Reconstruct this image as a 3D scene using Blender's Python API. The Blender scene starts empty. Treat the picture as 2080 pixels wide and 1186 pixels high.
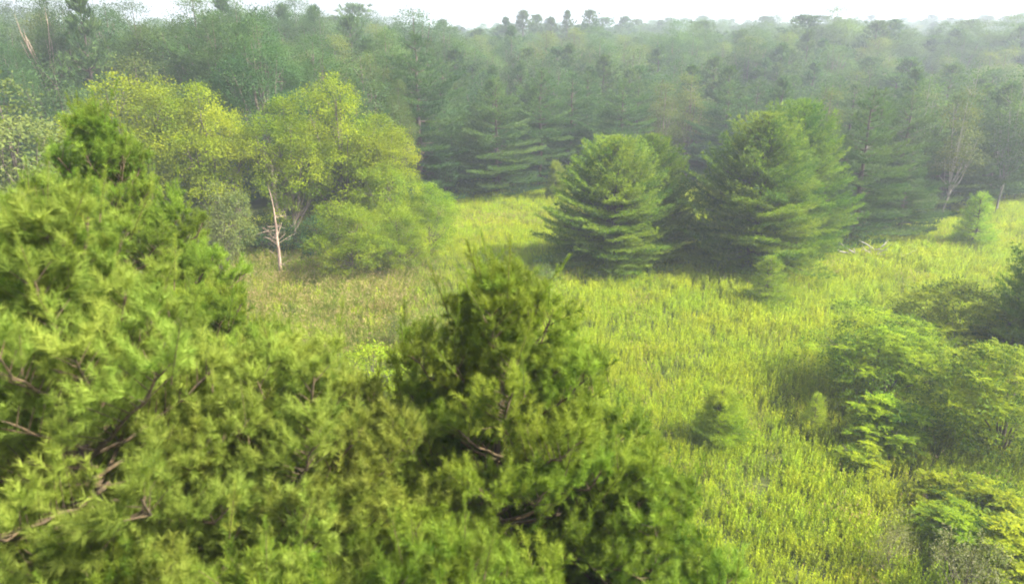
import bpy, math, random
import numpy as np
from mathutils import Vector, noise as mnoise

sc = bpy.context.scene
rad = math.radians

# ------------------------------------------------------------------ camera
H = 14.0
PITCH = 19.4
F = 1431.0                      # focal length in pixels of a 2080 px wide picture
cam_d = bpy.data.cameras.new("camera")
cam = bpy.data.objects.new("camera", cam_d)
sc.collection.objects.link(cam)
sc.camera = cam
cam.location = (0, 0, H)
cam.rotation_euler = (rad(90 - PITCH), 0, 0)
cam_d.sensor_width = 36
cam_d.lens = 36 * F / 2080
cam_d.clip_start = 0.1
cam_d.clip_end = 6000
cam_d.dof.use_dof = True
cam_d.dof.focus_distance = 38
cam_d.dof.aperture_fstop = 1.2

# ------------------------------------------------------------------ light
SUN_EL, SUN_AZ = 46.0, 103.0     # azimuth measured clockwise from the view direction (+Y)
world = bpy.data.worlds.new("World")
sc.world = world
world.use_nodes = True
nt = world.node_tree
nt.nodes.clear()
wo = nt.nodes.new("ShaderNodeOutputWorld")
bg = nt.nodes.new("ShaderNodeBackground")
sky = nt.nodes.new("ShaderNodeTexSky")
sky.sky_type = 'NISHITA'
sky.sun_disc = False
sky.sun_elevation = rad(SUN_EL)
sky.sun_rotation = rad(SUN_AZ)
sky.air_density = 1.0
sky.dust_density = 5.0
sky.ozone_density = 1.0
hs = nt.nodes.new("ShaderNodeHueSaturation")
hs.inputs['Saturation'].default_value = 0.22
nt.links.new(sky.outputs[0], hs.inputs['Color'])
nt.links.new(hs.outputs[0], bg.inputs[0])
bg.inputs[1].default_value = 0.13
nt.links.new(bg.outputs[0], wo.inputs[0])

sd = bpy.data.lights.new("sun", 'SUN')
sd.energy = 5.0
sd.angle = rad(0.8)
sd.color = (1.0, 0.93, 0.80)
sun = bpy.data.objects.new("sun", sd)
sc.collection.objects.link(sun)
sv = Vector((math.sin(rad(SUN_AZ)) * math.cos(rad(SUN_EL)), math.cos(rad(SUN_AZ)) * math.cos(rad(SUN_EL)), math.sin(rad(SUN_EL))))
sun.rotation_euler = sv.to_track_quat('Z', 'Y').to_euler()

sc.view_settings.view_transform = 'Standard'
sc.view_settings.look = 'None'
sc.view_settings.gamma = 1
sc.view_settings.use_curve_mapping = False
sc.view_settings.exposure = 1.95

cy = sc.cycles
cy.use_denoising = True
try:
    cy.denoiser = 'OPENIMAGEDENOISE'
    cy.denoising_input_passes = 'RGB_ALBEDO_NORMAL'
except Exception:
    pass
cy.max_bounces = 6
cy.diffuse_bounces = 3
cy.glossy_bounces = 1
cy.transmission_bounces = 3
cy.volume_bounces = 1
cy.transparent_max_bounces = 4
cy.use_adaptive_sampling = True
cy.adaptive_threshold = 0.02
cy.filter_width = 1.9
cy.caustics_reflective = False
cy.caustics_refractive = False

# ------------------------------------------------------------------ helpers
def sstep(a, b, x):
    t = min(1.0, max(0.0, (x - a) / (b - a)))
    return t * t * (3 - 2 * t)

def ground_z(x, y):
    r = math.hypot(x, y)
    z = 0.0
    if y > 0:
        side = 1.0 + 0.8 * max(-0.5, min(1.0, x / 220.0))
        z += 6.2 * sstep(80, 380, r) * side
    z += 0.25 * mnoise.noise(Vector((x * 0.06, y * 0.06, 3.0)))
    return z

def dep(py):
    return rad(PITCH) + math.atan((py - 593) / F)

def ground_y(py, z=0.0):
    return (H - z) / math.tan(dep(py))

def x_at(px, Y, z=0.0):
    d = Y * math.cos(rad(PITCH)) + (H - z) * math.sin(rad(PITCH))
    return (px - 1040) / F * d

def z_at(py, Y):
    return H - Y * math.tan(dep(py))

def px_of(x, y, z=0.0):
    d = y * math.cos(rad(PITCH)) + (H - z) * math.sin(rad(PITCH))
    return 1040 + x / max(d, 0.1) * F

def link(o, parent=None):
    sc.collection.objects.link(o)
    if parent is not None:
        o.parent = parent
    return o

def tag(o, label=None, cat=None, group=None, kind=None):
    if label: o['label'] = label
    if cat: o['category'] = cat
    if group: o['group'] = group
    if kind: o['kind'] = kind
    return o

def norm(a):
    return a / np.maximum(np.linalg.norm(a, axis=-1, keepdims=True), 1e-9)

class Geo:
    """collects polygons (all of one size per chunk) with a material slot and a tint each"""
    def __init__(self):
        self.v, self.chunks, self.n = [], [], 0
    def add(self, verts, faces, mat=0, tint=None):
        faces = np.asarray(faces, dtype=np.int32)
        if tint is None: tint = np.full(len(faces), 0.5)
        self.chunks.append((faces + self.n, np.full(len(faces), mat, dtype=np.int32), np.asarray(tint, dtype=np.float32)))
        self.v.append(np.asarray(verts, dtype=np.float32)); self.n += len(verts)
    def mesh(self, name, mats):
        me = bpy.data.meshes.new(name)
        V = np.concatenate(self.v)
        me.vertices.add(len(V)); me.vertices.foreach_set("co", V.ravel())
        loops = np.concatenate([c[0].ravel() for c in self.chunks])
        sizes = np.concatenate([np.full(len(c[0]), c[0].shape[1], dtype=np.int32) for c in self.chunks])
        starts = np.concatenate([[0], np.cumsum(sizes)[:-1]]).astype(np.int32)
        me.loops.add(len(loops)); me.loops.foreach_set("vertex_index", loops.astype(np.int32))
        me.polygons.add(len(sizes))
        me.polygons.foreach_set("loop_start", starts)
        me.polygons.foreach_set("material_index", np.concatenate([c[1] for c in self.chunks]))
        at = me.attributes.new("tint", 'FLOAT', 'FACE')
        at.data.foreach_set("value", np.concatenate([c[2] for c in self.chunks]))
        for m in mats: me.materials.append(m)
        me.update(calc_edges=True)
        return me

def add_leaves(g, P, D, N, L, W, mat=0, tint=None, rng=None):
    """pointed four-cornered leaves, slightly folded along the midrib"""
    D = norm(D); S = norm(np.cross(D, N)); Nn = np.cross(S, D)
    L = np.asarray(L)[:, None] if np.ndim(L) else np.full((len(P), 1), L)
    W = np.asarray(W)[:, None] if np.ndim(W) else np.full((len(P), 1), W)
    a = P; b = P + D * L * 0.45 + S * W * 0.5 + Nn * W * 0.12
    c = P + D * L; d = P + D * L * 0.45 - S * W * 0.5 + Nn * W * 0.12
    n = len(P)
    V = np.stack([a, b, c, d], 1).reshape(-1, 3)
    Fc = np.arange(4 * n).reshape(n, 4)
    g.add(V, Fc, mat, tint)

def add_needles(g, P, D, L, W, mat=0, tint=None, rng=None):
    """needles: one thin triangle each"""
    D = norm(D)
    R = norm(np.cross(D, norm(rng.normal(size=D.shape))))
    V = np.stack([P - R * W * 0.5, P + R * W * 0.5, P + D * (np.asarray(L)[:, None] if np.ndim(L) else L)], 1).reshape(-1, 3)
    g.add(V, np.arange(3 * len(P)).reshape(-1, 3), mat, tint)

def add_tube(g, pts, radii, sides=6, mat=0, tint=0.5):
    pts = np.asarray(pts, float); n = len(pts)
    V = []
    for i in range(n):
        t = pts[min(i + 1, n - 1)] - pts[max(i - 1, 0)]
        t = t / max(np.linalg.norm(t), 1e-9)
        ref = np.array([0, 0, 1.0]) if abs(t[2]) < 0.9 else np.array([1.0, 0, 0])
        u = np.cross(t, ref); u /= np.linalg.norm(u); w = np.cross(t, u)
        for k in range(sides):
            a = 2 * math.pi * k / sides
            V.append(pts[i] + (u * math.cos(a) + w * math.sin(a)) * radii[i])
    Fc = []
    for i in range(n - 1):
        for k in range(sides):
            k2 = (k + 1) % sides
            Fc.append((i * sides + k, i * sides + k2, (i + 1) * sides + k2, (i + 1) * sides + k))
    g.add(np.array(V), Fc, mat, np.full(len(Fc), tint))

# ------------------------------------------------------------------ materials
def leaf_mat(name, dark, light, trans=0.45, tcol=None, rough=0.55, spec=0.06, vary=0.18, hue=0.6, hoff=0.0):
    m = bpy.data.materials.new(name); m.use_nodes = True
    t = m.node_tree; t.nodes.clear(); N = t.nodes.new; Lk = t.links.new
    out = N("ShaderNodeOutputMaterial")
    at = N("ShaderNodeAttribute"); at.attribute_name = "tint"
    mix = N("ShaderNodeMix"); mix.data_type = 'RGBA'
    mix.inputs[6].default_value = (*dark, 1); mix.inputs[7].default_value = (*light, 1)
    Lk(at.outputs['Fac'], mix.inputs[0])
    oi = N("ShaderNodeObjectInfo")
    mr = N("ShaderNodeMapRange"); mr.inputs[3].default_value = 1 - vary; mr.inputs[4].default_value = 1 + vary
    Lk(oi.outputs['Random'], mr.inputs[0])
    rh = N("ShaderNodeMath"); rh.operation = 'MULTIPLY_ADD'; rh.inputs[1].default_value = 17.31; rh.inputs[2].default_value = 0.0
    fr = N("ShaderNodeMath"); fr.operation = 'FRACT'; Lk(oi.outputs['Random'], rh.inputs[0]); Lk(rh.outputs[0], fr.inputs[0])
    ho = N("ShaderNodeMapRange"); ho.inputs[3].default_value = -0.022 * hue + hoff; ho.inputs[4].default_value = 0.022 * hue + hoff
    Lk(fr.outputs[0], ho.inputs[0]); ad = N("ShaderNodeMath"); ad.operation = 'ADD'
    tc = N("ShaderNodeNewGeometry")
    nz = N("ShaderNodeTexNoise"); nz.inputs['Scale'].default_value = 0.35; nz.inputs['Detail'].default_value = 2
    Lk(tc.outputs['Position'], nz.inputs['Vector'])
    mh = N("ShaderNodeMapRange"); mh.inputs[1].default_value = 0.3; mh.inputs[2].default_value = 0.7
    mh.inputs[3].default_value = 0.488; mh.inputs[4].default_value = 0.512
    Lk(nz.outputs['Fac'], mh.inputs[0])
    hsv = N("ShaderNodeHueSaturation")
    Lk(mix.outputs[2], hsv.inputs['Color']); Lk(mr.outputs[0], hsv.inputs['Value']); Lk(mh.outputs[0], ad.inputs[0]); Lk(ho.outputs[0], ad.inputs[1]); Lk(ad.outputs[0], hsv.inputs['Hue'])
    pr = N("ShaderNodeBsdfPrincipled"); pr.inputs['Roughness'].default_value = rough
    pr.inputs['Specular IOR Level'].default_value = spec
    Lk(hsv.outputs[0], pr.inputs['Base Color'])
    tr = N("ShaderNodeBsdfTranslucent")
    tm = N("ShaderNodeMix"); tm.data_type = 'RGBA'; tm.blend_type = 'MULTIPLY'; tm.inputs[0].default_value = 1
    tm.inputs[7].default_value = (*(tcol or (1.5, 1.55, 0.7)), 1)
    Lk(hsv.outputs[0], tm.inputs[6]); Lk(tm.outputs[2], tr.inputs['Color'])
    ms = N("ShaderNodeMixShader"); ms.inputs[0].default_value = trans
    Lk(pr.outputs[0], ms.inputs[1]); Lk(tr.outputs[0], ms.inputs[2]); Lk(ms.outputs[0], out.inputs['Surface'])
    return m

def bark_mat(name, c1, c2, scale=6.0):
    m = bpy.data.materials.new(name); m.use_nodes = True
    t = m.node_tree; N = t.nodes.new; Lk = t.links.new
    pr = t.nodes['Principled BSDF']; pr.inputs['Roughness'].default_value = 0.9
    tc = N("ShaderNodeTexCoord"); mp = N("ShaderNodeMapping"); mp.inputs['Scale'].default_value = (1, 1, 0.25)
    nz = N("ShaderNodeTexNoise"); nz.inputs['Scale'].default_value = scale; nz.inputs['Detail'].default_value = 5
    cr = N("ShaderNodeValToRGB"); cr.color_ramp.elements[0].color = (*c1, 1); cr.color_ramp.elements[1].color = (*c2, 1)
    cr.color_ramp.elements[0].position = 0.35; cr.color_ramp.elements[1].position = 0.65
    bp = N("ShaderNodeBump"); bp.inputs['Strength'].default_value = 0.6; bp.inputs['Distance'].default_value = 0.03
    Lk(tc.outputs['Object'], mp.inputs[0]); Lk(mp.outputs[0], nz.inputs['Vector']); Lk(nz.outputs['Fac'], cr.inputs[0])
    Lk(cr.outputs[0], pr.inputs['Base Color']); Lk(nz.outputs['Fac'], bp.inputs['Height']); Lk(bp.outputs[0], pr.inputs['Normal'])
    return m

M = {
 'bark': bark_mat("grey_brown_bark", (0.05, 0.035, 0.025), (0.14, 0.11, 0.085)),
 'pinebark': bark_mat("pine_bark", (0.03, 0.022, 0.018), (0.085, 0.06, 0.045)),
 'twig': bark_mat("pine_twig", (0.04, 0.03, 0.014), (0.10, 0.065, 0.03), 20),
 'palebark': bark_mat("pale_bark", (0.12, 0.11, 0.095), (0.28, 0.25, 0.22), 4),
 'deadwood': bark_mat("bleached_dead_wood", (0.12, 0.08, 0.06), (0.34, 0.25, 0.19), 9),
 'nearneedle': leaf_mat("near_pine_needles", (0.022, 0.07, 0.004), (0.165, 0.24, 0.03), 0.28, vary=0.25, hue=0.6, hoff=-0.010),
 'paleneedle': leaf_mat("pale_near_pine_needles", (0.03, 0.08, 0.006), (0.225, 0.285, 0.05), 0.28, vary=0.22, hue=0.5, hoff=-0.010),
 'pine': leaf_mat("pine_needles", (0.04, 0.095, 0.012), (0.165, 0.235, 0.026), 0.38),
 'darkpine': leaf_mat("dark_pine_needles", (0.025, 0.06, 0.022), (0.085, 0.14, 0.04), 0.32),
 'blossompine': leaf_mat("young_pine_needles", (0.085, 0.145, 0.012), (0.25, 0.32, 0.03), 0.45),
 'yellowleaf': leaf_mat("yellow_green_leaves", (0.075, 0.12, 0.005), (0.22, 0.26, 0.006), 0.42),
 'limeleaf': leaf_mat("fresh_green_leaves", (0.085, 0.145, 0.007), (0.24, 0.29, 0.010), 0.44),
 'darkleaf': leaf_mat("dark_green_leaves", (0.02, 0.052, 0.018), (0.065, 0.115, 0.032), 0.35),
 'midleaf': leaf_mat("mid_green_leaves", (0.03, 0.07, 0.02), (0.09, 0.145, 0.038), 0.38),
 'oliveleaf': leaf_mat("olive_green_leaves", (0.05, 0.08, 0.02), (0.125, 0.155, 0.04), 0.38),
 'paleleaf': leaf_mat("silvery_leaves", (0.10, 0.12, 0.035), (0.25, 0.24, 0.12), 0.3),
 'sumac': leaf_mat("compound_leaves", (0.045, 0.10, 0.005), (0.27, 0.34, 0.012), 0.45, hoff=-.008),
 'shadesumac': leaf_mat("shade_toned_compound_leaves", (0.028, 0.065, 0.005), (0.09, 0.15, 0.010), 0.35, hue=.3, hoff=-.01),  # inner leaves of the frond shrubs, deep crown shade put into their colour
 'golden': leaf_mat("goldenrod_leaves", (0.14, 0.205, 0.010), (0.34, 0.40, 0.022), 0.45, (1.5, 1.5, 0.6), vary=0.2),
 'herb': leaf_mat("green_herb_leaves", (0.08, 0.12, 0.016), (0.22, 0.25, 0.03), 0.45, vary=0.25),
 'tan': leaf_mat("tan_seed_heads", (0.19, 0.16, 0.06), (0.38, 0.31, 0.13), 0.35, (1.2, 1.1, 0.8)),
}

# ground
gm = bpy.data.materials.new("meadow_soil_and_low_growth"); gm.use_nodes = True
t = gm.node_tree; N = t.nodes.new; Lk = t.links.new
pr = t.nodes['Principled BSDF']; pr.inputs['Roughness'].default_value = 0.95; pr.inputs['Specular IOR Level'].default_value = 0.1
ge = N("ShaderNodeNewGeometry")
n1 = N("ShaderNodeTexNoise"); n1.inputs['Scale'].default_value = 0.5; n1.inputs['Detail'].default_value = 8
cr = N("ShaderNodeValToRGB")
cr.color_ramp.elements[0].color = (0.035, 0.05, 0.012, 1); cr.color_ramp.elements[0].position = 0.3
cr.color_ramp.elements[1].color = (0.09, 0.1, 0.03, 1); cr.color_ramp.elements[1].position = 0.7
Lk(ge.outputs['Position'], n1.inputs['Vector']); Lk(n1.outputs['Fac'], cr.inputs[0]); Lk(cr.outputs[0], pr.inputs['Base Color'])

def axis():
    a = [0, 4, 8, 12, 16, 20, 25, 30, 36, 42, 50, 58, 66, 76, 88, 100, 115, 130, 150, 170, 190, 215, 240, 270, 300, 340, 380, 430, 500, 600, 750, 950, 1200]
    return [-v for v in a[:0:-1]] + a
ax = axis(); n = len(ax)
V = np.array([(x, y, ground_z(x, y)) for y in ax for x in ax])
Fc = [(j * n + i, j * n + i + 1, (j + 1) * n + i + 1, (j + 1) * n + i) for j in range(n - 1) for i in range(n - 1)]
g = Geo(); g.add(V, Fc)
ground = link(bpy.data.objects.new("ground", g.mesh("ground", [gm])))
for p in ground.data.polygons: p.use_smooth = True
tag(ground, "green meadow ground running back under the forest", kind='structure')

# ------------------------------------------------------------------ broadleaf trees
def broad_lobes(rng, h, R, hb, n, lr=(0.3, 0.46), cone=0.0):
    lobes = []
    c = (h + hb) / 2; hz = (h - hb) / 2
    for i in range(n):
        d = norm(rng.normal(size=3)); 
        f = rng.uniform(0.35, 0.8)
        p = d * f * np.array([R, R, hz])
        tz = (p[2] / hz + 1) / 2
        k = 1 - cone * max(0, tz - 0.2)
        p[0] *= k; p[1] *= k
        r = R * rng.uniform(*lr) * (1 - 0.35 * cone * tz)
        lobes.append((p + np.array([0, 0, c]), np.array([r, r, r * rng.uniform(0.7, 0.95)])))
    lobes.append((np.array([0, 0, h - R * 0.33]), np.array([R * .33, R * .33, R * .33])))
    return lobes

def leaf_crown(g, rng, lobes, clump_r, clumps_per_m2, per, leaf, mat=0, droop=0.2, top_bias=0.25, ratio=0.62):
    C = np.array([l[0] for l in lobes]); Rr = np.array([l[1] for l in lobes])
    for li, (c, r) in enumerate(lobes):
        area = 4 * math.pi * ((r[0] * r[1] + r[0] * r[2] + r[1] * r[2]) / 3)
        nc = max(3, int(area * clumps_per_m2))
        d = rng.normal(size=(nc, 3)); d[:, 2] += top_bias; d = norm(d)
        P = c + d * r * rng.uniform(0.82, 1.05, size=(nc, 1))
        q = np.linalg.norm((P[:, None, :] - C[None]) / Rr[None], axis=2); q[:, li] = 9
        keep = q.min(1) > 0.72
        P, d = P[keep], d[keep]
        P = P[P[:, 2] > 0.25]; d = d[:len(P)]
        nc = len(P)
        if not nc: continue
        lobe_t = rng.uniform(-0.2, 0.2)
        m = rng.poisson(per, nc).clip(3)
        idx = np.repeat(np.arange(nc), m)
        off = rng.normal(size=(len(idx), 3)) * clump_r * np.array([0.55, 0.55, 0.33])
        pos = P[idx] + off
        Nn = norm(np.array([0, 0, 0.75]) + d[idx] * 0.55 + rng.normal(size=off.shape) * 0.3)
        Dd = norm(off / clump_r + d[idx] * 0.5 + rng.normal(size=off.shape) * 0.5 - np.array([0, 0, droop]))
        L = leaf * rng.uniform(0.65, 1.3, len(idx))
        tint = np.clip(0.45 + lobe_t + rng.normal(size=nc)[idx] * 0.19 + rng.normal(size=len(idx)) * 0.1, 0, 1)
        add_leaves(g, pos, Dd, Nn, L, L * ratio, mat, tint)

def limbs(g, rng, h, R, lobes, r0, mat=0, hb=1.5, lean=0.0):
    top = np.array([rng.normal() * 0.15, rng.normal() * 0.15, h * 0.8])
    pts = [np.array([0, 0, -0.3])]
    for k in range(1, 8):
        tt = k / 7
        pts.append(np.array([top[0] * tt + rng.normal() * 0.08, top[1] * tt + rng.normal() * 0.08, h * 0.8 * tt]))
    rr = [r0 * (1.25 if k == 0 else (1 - 0.85 * k / 7)) for k in range(8)]
    add_tube(g, pts, rr, 8, mat)
    for c, r in lobes:
        z0 = min(max(c[2] * rng.uniform(0.35, 0.6), hb * 0.6), h * 0.7)
        a = np.array([top[0] * z0 / h, top[1] * z0 / h, z0]); b = c + np.array([0, 0, -0.1])
        mid = (a + b) / 2 + np.array([(c[0]) * 0.12, (c[1]) * 0.12, -0.15])
        k = r0 * 0.4
        add_tube(g, [a, mid, b, b + (b - mid) * 0.4], [k, k * .7, k * .4, k * .12], 5, mat)
        for _ in range(3):
            e = b + norm(rng.normal(size=3)) * r * 0.9
            add_tube(g, [mid * .3 + b * .7, e], [k * .35, k * .08], 4, mat)

def make_broad(name, seed, h, R, hb, n, mleaf, clump_r=0.42, cpm=1.5, per=26, leaf=0.17, bark='bark', r0=None, cone=0.0, lr=(0.3, 0.46), lobes=None, **kw):
    rng = np.random.default_rng(seed)
    lb = lobes or broad_lobes(rng, h, R, hb, n, lr, cone)
    g = Geo(); leaf_crown(g, rng, lb, clump_r, cpm, per, leaf, **kw)
    crown = g.mesh(name + "_crown", [M[mleaf]])
    g2 = Geo(); limbs(g2, rng, h, R, lb, r0 or h * 0.018, 0, hb)
    trunk = g2.mesh(name + "_trunk", [M[bark]])
    return dict(crown=crown, trunk=trunk, h=h)

# ------------------------------------------------------------------ pines at middle and far distance
def make_pine(name, seed, h, R, mat, step=0.5, per=7, tuft_gap=0.24, needle=0.2, width=0.036, blades=8, z0=0.06, top=0.0, tips=1.0, up=1.0, lift=0.0, fan=.42, jag=0.2):
    """white pine: whorls of plate-like boughs that turn up at the tips. top=0 pointed, 1 rounded"""
    rng = np.random.default_rng(seed)
    g = Geo(); tr = Geo()
    pts = [np.array([0, 0, -0.3])] + [np.array([rng.normal() * 0.05, rng.normal() * 0.05, h * k / 8]) for k in range(1, 9)]
    add_tube(tr, pts, [h * 0.022 * (1 - 0.93 * k / 8) for k in range(9)], 8)
    z = h * z0; PT, DT, TT = [], [], []
    sect = rng.uniform(0.8, 1.15, 9)
    while z < h - 0.15:
        t = (z - h * z0) / (h * (1 - z0))
        prof = (1 - t) ** (0.75 - 0.35 * top) * (0.8 + 0.2 * min(1, t / 0.18)) if True else 0
        r = R * prof
        nb = max(4, int(per * (0.7 + 0.5 * (1 - t))))
        a0 = rng.uniform(0, 6.28)
        for b in range(nb):
            a = a0 + 6.28 * b / nb + rng.normal() * 0.25
            L = max(0.25, r * rng.uniform(1 - jag * 1.4, 1 + jag) * sect[int((a % 6.28) / 6.2832 * 9) % 9])
            el = (-0.08 + 0.95 * t ** 1.6) * up + lift * min(1, t * 4) + rng.normal() * (0.07 + lift * .5)
            zz = z + rng.uniform(-0.5, 0.5) * step * 0.8
            if el > 0.15: L = min(L, max(0.22, (h - zz) / math.sin(el + 0.12) * rng.uniform(0.85, 1.02)))
            ns = 6
            ax_ = []
            for k in range(ns + 1):
                s = k / ns
                ax_.append(np.array([math.cos(a) * L * s * math.cos(el), math.sin(a) * L * s * math.cos(el), zz + L * s * math.sin(el) - 0.06 * L * math.sin(s * 3.1) + 0.08 * L * s * s]))
            ax_ = np.array(ax_)
            add_tube(tr, ax_[:5], [0.012 * L + 0.012 - 0.002 * L * k for k in range(5)], 4)
            bt = rng.normal() * 0.2
            fwd = np.array([math.cos(a), math.sin(a), 0]); sd_ = np.array([-math.sin(a), math.cos(a), 0])
            nt_ = max(3, int(L / tuft_gap))
            for k in range(nt_):
                s = 0.12 + 0.9 * (k + rng.uniform(0, 1)) / nt_
                q = min(s, 0.999) * ns; i = int(q); base = ax_[i] * (1 - (q - i)) + ax_[min(i + 1, ns)] * (q - i)
                wl = L * fan * math.sin(min(1, (1.08 - s)) * 1.9) * (0.35 + 0.65 * min(1, s * 2)) + 0.08
                for sg in (-1, 1):
                    m = max(1, int(wl / tuft_gap * 1.3))
                    for j in range(m):
                        w = (j + rng.uniform(0.2, 1)) / m * wl
                        p = base + sd_ * sg * w * 0.85 + fwd * w * 0.6 + np.array([0, 0, 0.12 * w * w + rng.normal() * 0.035])
                        PT.append(p); DT.append(fwd * 0.7 + sd_ * sg * 0.5 * rng.uniform(0, 1) + np.array([0, 0, 0.55 + 0.5 * t])); TT.append(0.42 + bt + rng.normal() * 0.1)
        z += step * rng.uniform(0.75, 1.25) * (0.55 + 0.5 * (1 - t))
    for k in range(6):
        PT.append(np.array([0, 0, h - 0.15 * k])); DT.append(np.array([0, 0, 1.0])); TT.append(0.7)
    P = np.array(PT); D = norm(np.array(DT)); T = np.array(TT)
    P = np.repeat(P, blades, 0); D = np.repeat(D, blades, 0); T = np.repeat(T, blades)
    Dn = norm(D + norm(rng.normal(size=D.shape)) * 0.75)
    P = P + rng.normal(size=P.shape) * 0.03
    add_needles(g, P, Dn, needle * rng.uniform(0.7, 1.3, len(P)), width, 0, np.clip(T + rng.normal(size=len(T)) * 0.15, 0, 1), rng)
    return dict(crown=g.mesh(name + "_crown", [M[mat]]), trunk=tr.mesh(name + "_trunk", [M['pinebark']]), h=h)

def plant(kind_name, proto, x, y, label, cat='tree', group=None, s=1.0, sz=None, rz=0.0, crown='crown', trunk='trunk', z=None):
    e = bpy.data.objects.new(kind_name, None); link(e)
    e.location = (x, y, ground_z(x, y) if z is None else z); e.rotation_euler = (0, 0, rz); e.scale = (s, s, sz or s)
    e.empty_display_size = 0.5
    tag(e, label, cat, group)
    link(bpy.data.objects.new(trunk, proto['trunk']), e)
    link(bpy.data.objects.new(crown, proto['crown']), e)
    return e

def put(kind_name, proto, px, Y, top, label, cat='tree', group=None, rz=0.0, wide=1.0, **kw):
    """stand a tree so that its top reaches the height seen at picture row `top`"""
    zt = z_at(top, Y); x = x_at(px, Y, zt * 0.5); gz = ground_z(x, Y)
    sz = (zt - gz) / proto['h']
    return plant(kind_name, proto, x, Y, label, cat, group, s=sz * wide, sz=sz, rz=rz, **kw)

R_ = random.Random(7)
taken = []          # crowns already standing: x, y, radius
def mark(e, r): taken.append((e.location.x, e.location.y, r))

# ---- pines in and around the clearing
PA = make_pine("broad_pine", 11, 9, 4.4, 'pine', step=0.36, per=12, top=.85, up=1.2, jag=0.16, lift=0.12, blades=8, fan=.3, needle=0.19, width=0.034, tuft_gap=0.21)
PB = make_pine("broad_pine", 12, 9, 4.1, 'pine', step=0.36, per=12, top=.72, up=1.25, jag=0.18, lift=0.14, blades=8, fan=.3, needle=0.19, width=0.034, tuft_gap=0.21)
PC = make_pine("open_pine", 13, 10.5, 4.9, 'darkpine', step=0.62, per=6, top=0.15, up=0.75, blades=8, needle=0.24, width=0.04, tuft_gap=0.25, jag=0.28)
PD = make_pine("open_pine", 14, 10.5, 4.6, 'darkpine', step=0.6, per=6, top=0.25, up=0.8, blades=8, needle=0.24, width=0.04, tuft_gap=0.26, jag=0.28)
PE = make_pine("far_pine", 15, 10.5, 3.4, 'darkpine', step=0.6, per=8, top=0.6, up=0.9, blades=7, needle=0.4, width=0.08, tuft_gap=0.36, z0=0.1)
PF = make_pine("far_pine", 16, 10.5, 3.1, 'darkpine', step=0.65, per=7, top=0.4, up=0.9, blades=7, needle=0.4, width=0.08, tuft_gap=0.36, jag=0.3, z0=0.1)
PY = make_pine("young_pine", 17, 2.6, 1.05, 'blossompine', step=0.2, per=7, top=0.5, up=1.5, blades=7, needle=0.11, width=0.016, tuft_gap=0.11, z0=0.04)
PG = make_pine("young_pine", 18, 2.6, 1.15, 'blossompine', step=0.18, per=8, top=0.7, up=1.4, blades=8, needle=0.11, width=0.016, tuft_gap=0.1, z0=0.04)

def add(*a, r=2.5, **k):
    e = put(*a, **k); mark(e, r); return e
add('pine_tree', PA, 1248, 44.0, 278, "broad dense white pine at the left end of the clump standing in the meadow", rz=0.4, wide=1.12, r=4)
add('pine_tree', PB, 1318, 46.5, 275, "broad white pine leaning into its neighbour, right half of the left clump in the meadow", rz=2.2, wide=.9, r=4)
add('pine_tree', PB, 1545, 43.5, 232, "bushy light green pine right of the gap, behind the small bright sapling", rz=4.0, wide=1.12, r=4)
add('pine_tree', PA, 1612, 47.0, 205, "taller light green pine rising behind the bushy one right of the gap", rz=1.2, wide=.92, r=4)
add('pine_tree', PD, 1752, 50.0, 180, "dark round topped pine with reddish shade beneath, right of the light green pines", wide=0.95, rz=2.0, r=4)
add('pine_tree', PC, 1838, 52.0, 300, "low skirted pine with drooping light boughs right of the dark round topped pine", rz=1.0, r=3)
add('pine_tree', PC, 1008, 67.0, 163, "layered blue green pine at the back edge of the clearing, in front of the wood", rz=0.5, r=5)
add('pine_tree', PD, 1098, 72.0, 140, "layered pine just right of and behind the one at the back edge of the clearing", rz=3.5, r=5)
add('pine_tree', PD, 918, 70.0, 262, "low dark pine in shade between the lime bushes and the layered pine", rz=1.5, wide=1.15, r=4)
add('young_pine', PG, 1128, 66.0, 327, "small soft green young pine at the foot of the layered pines", 'young pine', r=2, wide=0.7)
add('young_pine', PY, 1560, 37.0, 522, "small bright green pine sapling standing in front of the bushy light green pine", 'young pine', r=1, wide=1.15)
add('young_pine', PY, 1984, 49.0, 393, "lone young pine with bare upper tips at the right back of the meadow", 'young pine', wide=0.95, r=2, rz=2)
add('young_pine', PG, 1462, 22.5, 785, "round young pine in the tall goldenrod, largest of the two near ones", 'young pine', wide=0.95, r=1)
add('young_pine', PY, 1655, 23.5, 800, "thin young pine in the goldenrod left of the lower leafy shrub", 'young pine', rz=1, wide=0.85, r=1)
add('young_pine', PY, 1392, 39.0, 578, "tiny pine seedling poking out of the grass before the left clump", 'young pine', r=.5)
add('pine_tree', PB, 2150, 27.0, 415, "dark pine cut off by the right edge of the picture above the leafy shrubs", rz=1, wide=0.8, r=2)

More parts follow.
